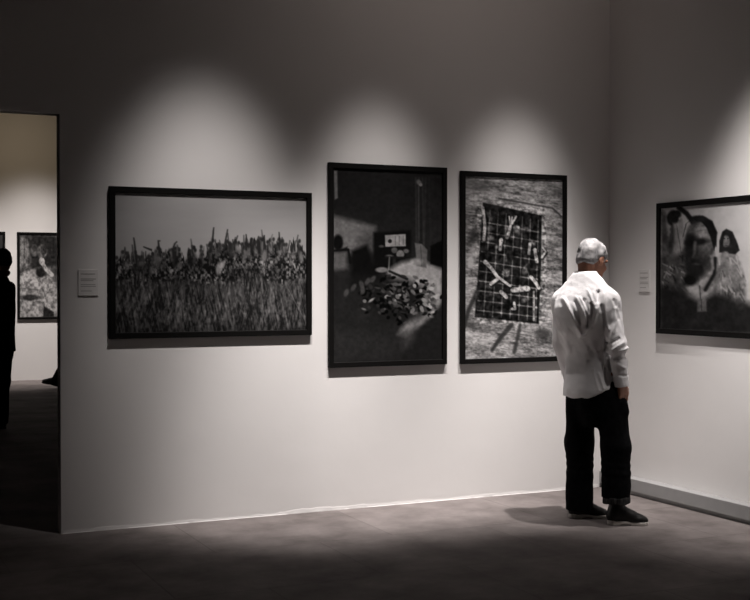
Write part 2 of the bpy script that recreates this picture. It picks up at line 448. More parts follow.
arm([(536, 262), (534, 250)], 3.4, 120); arm([(541, 258), (545, 252), (542, 248)], 2, 150); p.line([(533, 292), (533, 320)], 2, 128, 1)
arm([(528, 254), (529, 244)], 3, 110); p.ell(470, 262, 3, 6, 160, 2, 0, .7)
p.line([(478, 288), (468, 310), (464, 326)], 4, 40, 2, .9); p.line([(510, 325), (500, 337), (491, 350)], 5, 38, 2, .9, 3.5); p.line([(519, 325), (516, 340), (513, 352)], 3.4, 44, 2, .85)
p.ell(543, 334, 8, 5, 44, 4, 0, .75); p.ell(470, 325, 5, 4, 46, 4, 0, .7); p.line([(472, 329), (500, 331), (530, 336)], 1.2, 62, 1.2, .7)
win = np.clip((p.Y - 205) / 4, 0, 1) * np.clip((326 - p.Y) / 4, 0, 1) * np.clip((p.X - 472) / 4, 0, 1) * np.clip((548 - p.X) / 4, 0, 1)
p.a = p.a * (1 + win * .6 * p.noise(2.4, 2.6, 77, 2)) + win * 22 * p.noise(3, 3.5, 78, 2)
p.a = np.clip(p.a, 6, 185)
PR_BARS = p

# --- the close portrait, two figures behind
p = Print([(661, 207), (796, 196), (796, 337), (661, 329)], 220, 155, 140)
p.a = 126 + 16 * np.clip((p.X - 700) / 60, 0, 1) - 10 * np.clip((p.Y - 225) / 60, 0, 1) + 4 * p.noise(20, 20, 31)
p.poly([(661, 209), (668, 214), (672, 250), (666, 330), (661, 330)], 60, 6)
p.poly([(672, 222), (684, 218), (690, 250), (686, 290), (668, 300)], 86, 4)
p.line([(681, 206), (690, 212), (697, 222)], 5, 28, 2); p.line([(676, 226), (672, 244), (673, 262)], 6, 44, 3)
p.ell(674.5, 217, 6.5, 8, 26, 2); p.ell(679, 213, 5, 4, 28, 2); p.poly([(675, 222), (684, 222), (688, 252), (679, 256)], 112, 3, .8)
p.line([(679, 224), (684, 252)], 1, 70, 1, .8)
p.poly([(661, 262), (672, 252), (690, 254), (692, 332), (661, 332)], 56, 5)
r = np.random.default_rng(6)
for i in range(40):
    x, y = r.uniform(662, 690), r.uniform(255, 292); p.line([(x, y), (x + r.normal(3, 3), y + r.uniform(2, 6))], r.uniform(.8, 2), r.choice([24, 84, 96, 110]), 1.2, .7)
p.poly([(722, 260), (728, 250), (738, 250), (745, 262), (750, 285), (752, 335), (716, 335), (716, 280)], 92, 4)
for i in range(40):
    x, y = r.uniform(722, 748), r.uniform(254, 300); p.line([(x, y), (x + r.normal(2, 2), y + r.uniform(4, 9))], r.uniform(.8, 2), r.choice([52, 76, 120, 130]), 1.4, .7)
p.poly([(724, 252), (724, 240), (727, 231), (731, 228), (737, 231), (741, 240), (744, 250), (740, 254)], 30, 1.5)
p.ell(730.5, 240.5, 4, 6, 82, 1.6); p.ell(729, 238, 1.2, .6, 36, .8); p.ell(732.5, 238, 1, .6, 36, .8); p.ell(731, 245, 1.6, .6, 54, .8); p.line([(731, 238), (730.5, 242)], .7, 100, .8)
p.line([(728, 234), (725.5, 250)], 2.4, 26, 1.2); p.line([(735, 234), (739, 252)], 3, 26, 1.4); p.ell(730, 254, 3.5, 3, 100, 2)
p.poly([(661, 288), (680, 286), (692, 296), (706, 300), (720, 292), (740, 300), (760, 306), (800, 312), (800, 340), (661, 332)], 27, 10)
p.poly([(700, 276), (716, 262), (719, 250), (721, 262), (724, 272), (716, 290), (704, 296)], 84, 3); p.line([(720, 258), (719, 274), (710, 290)], 3.4, 24, 2)
p.ell(703.5, 243, 15.5, 24, 56, 2.5); p.ell(709, 240, 9, 13, 88, 8, 0, .7); p.ell(704, 229, 11, 6, 104, 5, -6, .85)
p.poly([(686, 236), (690, 222), (698, 217), (705, 220), (712, 226), (717, 236), (721, 246), (722, 232), (717, 220), (707, 214.5), (697, 216), (689, 223)], 20, 1.8)
p.poly([(705, 219), (717, 222), (721, 240), (719, 250), (715, 236), (711, 227)], 20, 1.6)
p.ell(703, 217.5, 8, 3.4, 24, 2, 4)
p.ell(694, 252, 7, 24, 20, 6, 4, .85); p.ell(705, 241, 8, 3.2, 16, 3, -4, .9); p.ell(693, 242, 5, 3, 18, 3, 0, .9)
p.line([(699, 242), (698.5, 256)], 3.4, 78, 2.5, .85); p.ell(699, 257, 3, 2, 66, 2); p.ell(711, 250, 5, 6, 70, 5, 0, .7)
p.line([(693, 227), (708, 225)], .8, 66, 1, .6); p.line([(693, 231), (711, 229)], .8, 62, 1, .6)
p.ell(700, 268, 10, 11, 26, 7); p.ell(702, 263.5, 5, 1.4, 46, 1.6); p.ell(703, 262, 4, 1.2, 30, 1); p.ell(712, 262, 5, 9, 44, 5, -20, .8)
p.line([(716, 256), (718, 268), (710, 282)], 2.6, 100, 2, .8)
p.ell(707, 283.5, 3, 3.4, 112, 2, 20); p.ell(694, 280, 8, 6, 14, 4)
p.poly([(701.5, 300), (711, 299.5), (711.5, 312), (701.5, 312.5)], 66, 2); p.line([(706, 300), (706, 311)], 1, 46, 1); p.ell(745, 306, 4, 4, 52, 4, 0, .6)
p.line([(704, 286), (705, 300)], 1, 44, 1.2, .8)
# far side of the sheet, outside this view: plain pale sky over dark clothes
p.poly([(758, 336), (760, 284), (766, 266), (775, 262), (785, 268), (792, 288), (795, 337)], 66, 3); p.ell(775, 250, 7, 10, 84, 2); p.ell(775.5, 242, 8, 5, 22, 2); p.line([(768, 244), (767, 258)], 3, 22, 1.5); p.line([(783, 244), (784, 258)], 3, 22, 1.5)
p.a = p.a + (18 * p.noise(3, 3, 81, 2) + 26 * p.noise(7, 7, 82, 2)) * np.clip(p.a / 90, .1, 1) * np.clip((140 - p.a) / 50, 0, 1)
p.a = np.clip(140 * (np.clip(p.a, 0, 160) / 140) ** 1.18, 4, 165)
PR_FACE = p

# --- prints in the next room
p = Print([(19, 235), (85, 235), (85, 317), (19, 317)], 150, 210, 62)
p.a = 62 + 30 * p.noise(9, 8, 41)
p.poly([(20, 238), (30, 240), (29, 266), (19, 270)], 100, 2); p.line([(25, 240), (24, 268)], 1, 66, 1)
p.poly([(30, 240), (52, 236), (85, 240), (85, 262), (56, 266), (34, 269)], 36, 3)
p.ell(37, 251, 4.5, 6, 78, 2); p.ell(37, 249, 3, 3, 50, 1.6); p.ell(46, 252, 6, 7, 84, 2); p.ell(48, 250, 4, 5, 46, 2); p.ell(72, 251, 6, 8, 108, 2); p.ell(72, 245, 7, 4, 30, 2)
p.poly([(19, 274), (36, 269), (44, 276), (56, 276), (66, 290), (64, 317), (19, 317)], 124, 2.5)
p.ell(28, 281, 9, 4, 150, 3, -8); p.ell(42, 287, 8, 3, 138, 3, 12); p.line([(21, 288), (40, 290)], 1.2, 92, 1.2); p.line([(24, 285), (36, 279)], 1, 96, 1.2)
p.ell(31, 297.5, 11, 2.8, 46, 1.6); p.ell(44, 273, 5.5, 4.5, 30, 1.8); p.ell(45.5, 261.5, 3.4, 3.6, 158, 1.4)
p.line([(46, 263), (51, 270), (58, 275)], 4, 152, 1.4); p.line([(49, 300), (56, 309)], 3, 146, 1.6); p.line([(46, 288), (52, 302)], 1.4, 84, 1.4)
p.poly([(48, 306), (60, 312), (60, 317), (47, 317)], 34, 1.6); p.ell(36, 309, 9, 5, 138, 3); p.ell(74, 285, 9, 20, 58, 4)
p.a = np.clip(p.a * (1 + .5 * p.noise(2.5, 2.5, 87, 2)), 14, 165)
PR_FAR = p
q = Print([(-58, 235), (5, 235), (5, 317), (-58, 317)], 100, 140, 60)
q.a = 58 + 14 * q.noise(14, 10, 51)
q.poly([(-58, 285), (5, 275), (5, 317), (-58, 317)], 34, 10); q.ell(-24, 262, 10, 14, 96, 5); q.ell(-24, 300, 20, 22, 48, 6); q.ell(0, 250, 6, 12, 46, 6)
PR_FAR2 = q

G = 1.25
framed(1.318, .924, .036, PR_CROWD, 1.85, (-3.032, 0, 1.6235), 0, 'wide black framed photograph of a crowd with raised arms in tall grass')
framed(.880, 1.347, .035, PR_ROOM, G, (-1.812, 0, 1.6165), 0, 'tall black framed dark photograph of a dim room with a heap on its floor')
framed(.872, 1.336, .034, PR_BARS, G, (-.825, 0, 1.6065), 0, 'tall black framed photograph of a barred window with arms reaching out')
framed(1.335, .899, .037, PR_FACE, 1.9, (0, -1.243, 1.6005), -PI/2, 'black framed close-up portrait of a man on the right wall')
framed(.90, 1.345, .036, PR_FAR, G, (-1.966, 11.8, 1.61), 0, 'black framed pale photograph on the far wall, seen through the opening')
framed(.90, 1.345, .036, PR_FAR2, G, (-3.044, 11.8, 1.61), 0, 'black framed dark photograph on the far wall, cut by the left picture edge')
# ------------------------------------------------------------------ wall labels
def wall_card(loc, rz, label, lines):
    root = empty('wall_label', loc, rz)
    tag(root, label, 'label')
    box_obj('card', (-.06, -.007, -.078), (.06, -.0005, .078), M_card, root, .001)
    for (z, x0, x1, t) in lines:
        box_obj('printed_line', (x0, -.0076, z - t * .7), (x1, -.0069, z + t * .7), M_ink, root)
    return root
LN = [(.052, -.045, .04, .0035), (.022, -.045, .045, .0035), (.012, -.045, .03, .003), (-.012, -.045, .042, .003), (-.023, -.045, .045, .003), (-.05, -.045, .02, .003)]
wall_card((-3.815, 0, 1.502), 0, 'white text card on the wall left of the crowd photograph', LN)
wall_card((0, -.42, 1.518), -PI/2, 'small white text card on the right wall beside the close-up portrait', LN)
# ------------------------------------------------------------------ people: smooth-union solids polygonised by surface nets
class Field:
    def __init__(s, lo, hi, h):
        s.lo = np.array(lo, float); s.h = h
        s.n = np.ceil((np.array(hi) - s.lo) / h).astype(int) + 1
        s.ax = [s.lo[i] + h * np.arange(s.n[i]) for i in range(3)]
        s.d = np.full(s.n, .08, np.float32)
    def win(s, lo, hi):
        a = np.clip(np.floor((np.array(lo) - s.lo) / s.h).astype(int), 0, s.n); b = np.clip(np.ceil((np.array(hi) - s.lo) / s.h).astype(int) + 1, 0, s.n)
        w = tuple(slice(a[i], b[i]) for i in range(3))
        P = (s.ax[0][w[0]][:, None, None], s.ax[1][w[1]][None, :, None], s.ax[2][w[2]][None, None, :])
        return w, P
    def _put(s, f, lo, hi, k, sub=False):
        pad = k + 3 * s.h
        w, P = s.win(np.array(lo) - pad, np.array(hi) + pad)
        if 0 in s.d[w].shape: return
        a = s.d[w]; b = np.broadcast_to(f(*P), a.shape)
        if sub:
            b = -b; q = np.clip(.5 - .5 * (a - b) / k, 0, 1)       # smooth max
            s.d[w] = a + (b - a) * q + k * q * (1 - q)
        else:
            q = np.clip(.5 + .5 * (a - b) / k, 0, 1)
            s.d[w] = a + (b - a) * q - k * q * (1 - q)
    def cone(s, A, B, ra, rb, k=.02, sub=False):
        A, B = np.array(A, float), np.array(B, float); v = B - A; l2 = v @ v + 1e-12
        def f(x, y, z):
            t = np.clip(((x - A[0]) * v[0] + (y - A[1]) * v[1] + (z - A[2]) * v[2]) / l2, 0, 1)
            return np.sqrt((x - A[0] - t * v[0]) ** 2 + (y - A[1] - t * v[1]) ** 2 + (z - A[2] - t * v[2]) ** 2) - (ra + (rb - ra) * t)
        r = max(ra, rb)
        s._put(f, np.minimum(A, B) - r, np.maximum(A, B) + r, k, sub)
    def chain(s, pts, rad, k=.02):
        for i in range(len(pts) - 1): s.cone(pts[i], pts[i + 1], rad[i], rad[i + 1], k)
    def ell(s, c, M, rad, k=.02, sub=False):
        c = np.array(c, float); M = np.array(M, float)
        def f(x, y, z):
            dx, dy, dz = x - c[0], y - c[1], z - c[2]
            q = [(M[i, 0] * dx + M[i, 1] * dy + M[i, 2] * dz) for i in range(3)]
            k0 = np.sqrt(sum((q[i] / rad[i]) ** 2 for i in range(3)) + 1e-12)
            k1 = np.sqrt(sum((q[i] / rad[i] ** 2) ** 2 for i in range(3)) + 1e-12)
            return k0 * (k0 - 1) / k1
        R = max(rad)
        s._put(f, c - R, c + R, k, sub)
    def loft(s, sec, k=.03, e=2.3):
        """sec rows: z, cx, cy, half width, half depth, heading deg"""
        S = np.array(sec, float); S = S[np.argsort(S[:, 0])]
        zq = np.linspace(S[0, 0], S[-1, 0], 160)
        cols = [smooth_interp(S[:, 0], S[:, j], zq) for j in range(1, 6)]
        def f(x, y, z):
            zz = np.clip(z, S[0, 0], S[-1, 0])
            cx, cy, w, d, th = [np.interp(zz.ravel(), zq, c).reshape(zz.shape) for c in cols]
            t = np.radians(th); a = (x - cx) * np.cos(t) - (y - cy) * np.sin(t); b = (x - cx) * np.sin(t) + (y - cy) * np.cos(t)
            r = (np.abs(a / w) ** e + np.abs(b / d) ** e) ** (1 / e)
            g = (r - 1) * np.minimum(w, d)
            return np.maximum(g, np.maximum(S[0, 0] - z, z - S[-1, 0]))
        R = max(S[:, 3].max(), S[:, 4].max())
        s._put(f, (S[:, 1].min() - R, S[:, 2].min() - R, S[0, 0]), (S[:, 1].max() + R, S[:, 2].max() + R, S[-1, 0]), k)
    def warp(s, f):
        """add a displacement in metres everywhere"""
        s.d += np.broadcast_to(f(s.ax[0][:, None, None], s.ax[1][None, :, None], s.ax[2][None, None, :]), s.d.shape).astype(np.float32)
    def clip(s, f):
        s.d = np.maximum(s.d, np.broadcast_to(f(s.ax[0][:, None, None], s.ax[1][None, :, None], s.ax[2][None, None, :]), s.d.shape)).astype(np.float32)
    def mesh(s):
        d = s.d.copy()
        for ax in range(3):
            for e in (0, -1):
                ix = [slice(None)] * 3; ix[ax] = e; d[tuple(ix)] = np.maximum(d[tuple(ix)], s.h * .5)
        n = s.n; neg = d < 0
        c = np.zeros(n - 1, np.int8)
        for i in (0, 1):
            for j in (0, 1):
                for k in (0, 1):
                    c += neg[i:n[0]-1+i, j:n[1]-1+j, k:n[2]-1+k]
        cells = np.argwhere((c > 0) & (c < 8))
        idm = np.full(n - 1, -1, np.int64); idm[tuple(cells.T)] = np.arange(len(cells))
        acc = np.zeros((len(cells), 3)); cnt = np.zeros(len(cells))
        cor = [(i, j, k) for i in (0, 1) for j in (0, 1) for k in (0, 1)]
        for a in cor:
            for b in cor:
                if sum(b) - sum(a) == 1 and all(b[q] >= a[q] for q in range(3)):
                    va = d[tuple((cells + a).T)]; vb = d[tuple((cells + b).T)]
                    m = (va < 0) != (vb < 0)
                    t = np.where(m, va / np.where(m, va - vb, 1), 0)
                    p = np.array(a) + t[:, None] * (np.array(b) - np.array(a))
                    acc += p * m[:, None]; cnt += m
        V = s.lo + s.h * (cells + acc / cnt[:, None])
        F = []
        for ax in range(3):
            u, v = [(1, 2), (2, 0), (0, 1)][ax]
            sh = [slice(1, -1)] * 3; sh[ax] = slice(0, -1)
            a = neg[tuple(sh)]; sh2 = list(sh); sh2[ax] = slice(1, None); b = neg[tuple(sh2)]
            for flip, m in ((False, a & ~b), (True, ~a & b)):
                e = np.argwhere(m)
                if not len(e): continue
                off = np.ones(3, int); off[ax] = 0; e = e + off
                du = np.zeros(3, int); du[u] = 1; dv = np.zeros(3, int); dv[v] = 1
                q = np.stack([idm[tuple((e - du - dv).T)], idm[tuple((e - dv).T)], idm[tuple(e.T)], idm[tuple((e - du).T)]], 1)
                F.append(q[:, ::-1] if flip else q)
        return V, np.concatenate(F)
    def obj(s, name, mat, parent, relax=2):
        V, F = s.mesh()
        # light Laplacian relax along the net
        for _ in range(relax):
            A = np.zeros_like(V); c = np.zeros(len(V))
            for i in range(4):
                a, b = F[:, i], F[:, (i + 1) % 4]
                for p, q in ((a, b), (b, a)):
                    for ax in range(3): A[:, ax] += np.bincount(p, V[q, ax], len(V))
                    c += np.bincount(p, minlength=len(V))
            V = V * .5 + .5 * A / np.maximum(c, 1)[:, None]
        me = bpy.data.meshes.new(name)
        me.vertices.add(len(V)); me.vertices.foreach_set('co', V.astype(np.float32).ravel())
        me.loops.add(F.size); me.loops.foreach_set('vertex_index', F.astype(np.int32).ravel())
        me.polygons.add(len(F)); me.polygons.foreach_set('loop_start', (np.arange(len(F)) * 4).astype(np.int32))
        me.update(calc_edges=True); me.validate()
        me.polygons.foreach_set('use_smooth', [True] * len(me.polygons))
        me.materials.append(mat)
        return link(bpy.data.objects.new(name, me), parent)

def smooth_interp(x, y, q):
    m = np.gradient(y, x)
    i = np.clip(np.searchsorted(x, q) - 1, 0, len(x) - 2)
    h = x[i + 1] - x[i]; t = (q - x[i]) / h
    return (2*t**3 - 3*t**2 + 1) * y[i] + (t**3 - 2*t**2 + t) * h * m[i] + (-2*t**3 + 3*t**2) * y[i + 1] + (t**3 - t**2) * h * m[i + 1]

def unit(v): v = np.array(v, float); return v / np.linalg.norm(v)
def heading(deg):
    t = math.radians(deg)
    return np.array([math.sin(t), math.cos(t), 0.]), np.array([math.cos(t), -math.sin(t), 0.])     # forward, right

def wrinkle(seed, scale, amp):
    r = np.random.default_rng(seed); K = [(r.normal(0, 1, 3) / scale, r.uniform(0, 6.28)) for _ in range(7)]
    def f(x, y, z):
        t = 0
        for k, p in K: t = t + np.sin(k[0] * x + k[1] * y + k[2] * z * .8 + p)
        return amp * t / 2.6
    return f

def head_frame(deg, pitch, roll=0):
    f, r = heading(deg); p = math.radians(pitch)
    fw = f * math.cos(p) - np.array([0, 0, 1]) * math.sin(p); up = np.cross(r, fw)
    q = math.radians(roll)
    return np.array([r * math.cos(q) + up * math.sin(q), fw, up * math.cos(q) - r * math.sin(q)])

def add_head(F, c, M, neck, k=.015, hs=1.0):
    W = lambda p: np.array(c) + M.T @ (hs * np.array(p, float))
    E = lambda p, r, k=k, sub=False, MM=M: F.ell(W(p), MM, tuple(hs * q for q in r), k, sub)
    E((0, -.012, .035), (.074, .094, .085)); E((0, .030, -.035), (.058, .062, .085)); E((0, .035, -.075), (.050, .052, .042))
    E((0, .078, -.099), (.022, .018, .016)); E((0, -.055, -.03), (.052, .045, .05), .03)
    for s in (-1, 1):
        E((s*.030, .078, .020), (.026, .014, .009)); E((s*.042, .055, -.030), (.022, .028, .022))
        E((s*.031, .097, .001), (.0135, .015, .0075), .006, True)
        E((s*.011, .095, -.038), (.009, .010, .008), .006)
        E((s*.078, -.014, -.006), (.009, .021, .034), .006); E((s*.090, -.008, -.002), (.008, .011, .019), .004, True)
    F.cone(W((0, .088, .004)), W((0, .107, -.034)), .008, .013, .010)
    E((0, .088, -.066), (.023, .011, .005), .006); E((0, .086, -.076), (.019, .011, .006), .006)
    F.cone(W((0, -.030, -.06)), neck, .056, .062, .03)
    return W

def add_hand(F, wrist, d, n, t, s=1.0, curl=18):
    """wrist, direction of the fingers, palm normal, thumb side"""
    d, n = unit(d), unit(n); n = unit(n - d * (n @ d)); w = np.cross(d, n); w = w if w @ np.array(t) > 0 else -w
    wrist = np.array(wrist, float)
    for q, o in ((.032, .0), (.012, 0), (-.010, 0), (-.030, 0)):
        F.cone(wrist + d*.01*s + w*q*.55*s, wrist + d*.085*s + w*q*s, .014*s, .0115*s, .012)
    for q, L in ((.032, .070), (.0115, .079), (-.0095, .073), (-.029, .057)):
        p = wrist + d*.085*s + w*q*s; a = math.radians(curl * .6); r = .0098*s
        for i, fr in enumerate((.46, .30, .24)):
            v = d * math.cos(a) + n * math.sin(a); e = p + v * L * fr * s * 1.05
            F.cone(p, e, r, r * .92, .004); p = e; r *= .92; a += math.radians(curl * (1.3 if i == 0 else 1))
    p = wrist + d*.025*s + w*.024*s; v = unit(d*.72 + w*.62 + n*.25)
    e = p + v*.042*s; F.cone(p, e, .015*s, .0115*s, .012)
    v2 = unit(d*.92 + w*.22 + n*.30); e2 = e + v2*.032*s; F.cone(e, e2, .0115*s, .0105*s, .006)
    F.cone(e2, e2 + unit(d*.95 + w*.05 + n*.32)*.024*s, .0105*s, .0085*s, .004)

def add_foot_body(F, ank, fw, s=1.0):
    fw = unit(fw); a = np.array(ank, float); toe = a + fw*.15*s; 
    F.cone(a, a - fw*.03 - np.array([0, 0, .035]), .036, .03, .02); F.cone(a - np.array([0, 0, .02]), toe + np.array([0, 0, .032 - toe[2]]) * 1.0, .034, .024, .02)

def make_shoe(parent, ank, deg, pitch, h, smat, solemat, high=.13):
    """shoe with its own sole; heel under the ankle, local frame f (length), s, z"""
    f, r = heading(deg); p = math.radians(pitch); fw = f * math.cos(p) + np.array([0, 0, 1]) * math.sin(p); up = np.cross(r, fw)
    o = np.array([ank[0], ank[1], 0.]) - f * .062 + np.array([0, 0, ank[2]])
    Wp = lambda a, b, c: o + fw*a + r*b + up*c
    M = np.array([r, fw, up])
    lo = o - .16; hi = o + .16; e = Wp(.29, 0, 0); lo = np.minimum(lo, e - .09); hi = np.maximum(hi, e + .09); lo[2] = o[2] - .02; hi[2] = o[2] + .22
    U = Field(lo, hi, h)
    U.ell(Wp(.048, 0, .055), M, (.038, .046, .058), .02); U.cone(Wp(.06, 0, .06), Wp(.192, 0, .036), .041, .034, .03)
    U.ell(Wp(.193, 0, .030), M, (.046, .066, .034), .02); U.cone(Wp(.062, 0, .07), Wp(.062, 0, high), .043, .047, .02)
    U.cone(Wp(.07, 0, .095), Wp(.15, 0, .058), .040, .034, .03)
    U.clip(lambda x, y, z: .020 - ((x - o[0])*up[0] + (y - o[1])*up[1] + (z - o[2])*up[2]))
    U.clip(lambda x, y, z: ((x - o[0])*up[0] + (y - o[1])*up[1] + (z - o[2])*up[2]) - high)
    sh = U.obj('shoe', smat, parent, 1)
    S = Field(lo, hi, h)
    def sole(x, y, z):
        a = (x - o[0])*fw[0] + (y - o[1])*fw[1] + (z - o[2])*fw[2]; b = (x - o[0])*r[0] + (y - o[1])*r[1]; c = (x - o[0])*up[0] + (y - o[1])*up[1] + (z - o[2])*up[2]
        A, B = .046, .208; t = np.clip((a - A) / (B - A), 0, 1)
        d2 = np.hypot(a - A - t*(B - A), b) - (.040 + .009 * t - .008 * np.sin(t * PI))
        top = .031 - .008 * t
        arch = np.where((a > .085) & (a < .15), .006, .0005)
        return np.maximum(d2, np.maximum(c - top, arch - c))
    S._put(sole, lo + .03, hi - .03, .002)
    S.obj('sole', solemat, sh, 1)
    return sh

def eyes(parent, W, M, h=.0108, brow=None):
    for s in (-1, 1):
        bm = bmesh.new(); bmesh.ops.create_uvsphere(bm, u_segments=20, v_segments=14, radius=h)
        o = bm_obj('eye', bm, M_eye, parent, True); o.location = Vector(W((s*.031, .0735, .001)))
        bm = bmesh.new(); bmesh.ops.create_uvsphere(bm, u_segments=16, v_segments=10, radius=.0056)
        i = bm_obj('iris', bm, M_iris, o, True); i.location = Vector(M.T @ np.array([0, .0072, -.002]))
        bm = bmesh.new(); bmesh.ops.create_uvsphere(bm, u_segments=16, v_segments=10, radius=1.0)
        bmesh.ops.scale(bm, vec=(.017, .005, .0035), verts=bm.verts); bmesh.ops.transform(bm, matrix=Matrix(M.T.tolist()).to_4x4() @ Matrix.Rotation(s * .12, 4, 'Y'), verts=bm.verts)
        e = bm_obj('eyebrow', bm, brow or M_dark_hair, parent, True); e.location = Vector(W((s*.031, .0905, .0225)))

def hair_piece(parent, c, M, mat, h, limit, grow=1.0, seed=1, extra=None, amp=.0025):
    W = lambda p: np.array(c) + M.T @ np.array(p, float)
    c = np.array(c)
    F = Field(c - .2, c + .2, h)
    F.ell(W((0, -.014, .038)), M, (.082*grow, .103*grow, .091*grow), .01)
    F.ell(W((0, -.05*grow, -.015)), M, (.068*grow, .062*grow, .058), .02)
    if extra: extra(F, W, M)
    F.warp(wrinkle(seed, .012, amp)); F.warp(wrinkle(seed + 1, .03, amp))
    fx, ul = zip(*limit)
    def lim(x, y, z):
        dx, dy, dz = x - c[0], y - c[1], z - c[2]
        f = M[1, 0]*dx + M[1, 1]*dy + M[1, 2]*dz; u = M[2, 0]*dx + M[2, 1]*dy + M[2, 2]*dz
        return np.interp(f.ravel(), fx, ul).reshape(f.shape) - u
    F.clip(lim)
    return F.obj('hair', mat, parent, 1)

def collar_mesh(parent, mat, base, th, w, d, height, lean, fold=.034, front_gap=.35):
    """standing collar with a turned-down leaf around the neck"""
    vs, fs = [], []; n = 64
    f, r = heading(th); b0 = np.array(base, float)
    prof = [(.0, -.012, 0), (.004, height*.5, 0), (.006, height, 0), (.011, height + .003, 0), (.017, height - .004, 0), (.021, height - fold*.6, 0), (.024, height - fold, 0), (.020, height - fold - .001, 0), (.011, height - fold*.4, 0)]
    for i in range(n + 1):
        a = PI/2 + front_gap + (2*PI - 2*front_gap) * i / n
        ca, sa = math.cos(a), math.sin(a)
        fr = max(0, sa)
        for (o, z, _) in prof:
            p = b0 + r * ca * (w + o) + f * sa * (d + o) + np.array([0, 0, z - .035 * fr - .004]) + f * lean * (z)
            vs.append(tuple(p))
    m = len(prof)
    for i in range(n):
        for k in range(m):
            fs.append((i*m + k, i*m + (k+1) % m, (i+1)*m + (k+1) % m, (i+1)*m + k))
    fs.append(tuple(range(m))[::-1]); fs.append(tuple(n*m + k for k in range(m)))
    o = mesh_obj('collar', vs, fs, mat, parent)
    return o

CAM = np.array([-5.3482, -7.2866]); YAW = math.radians(25.28)

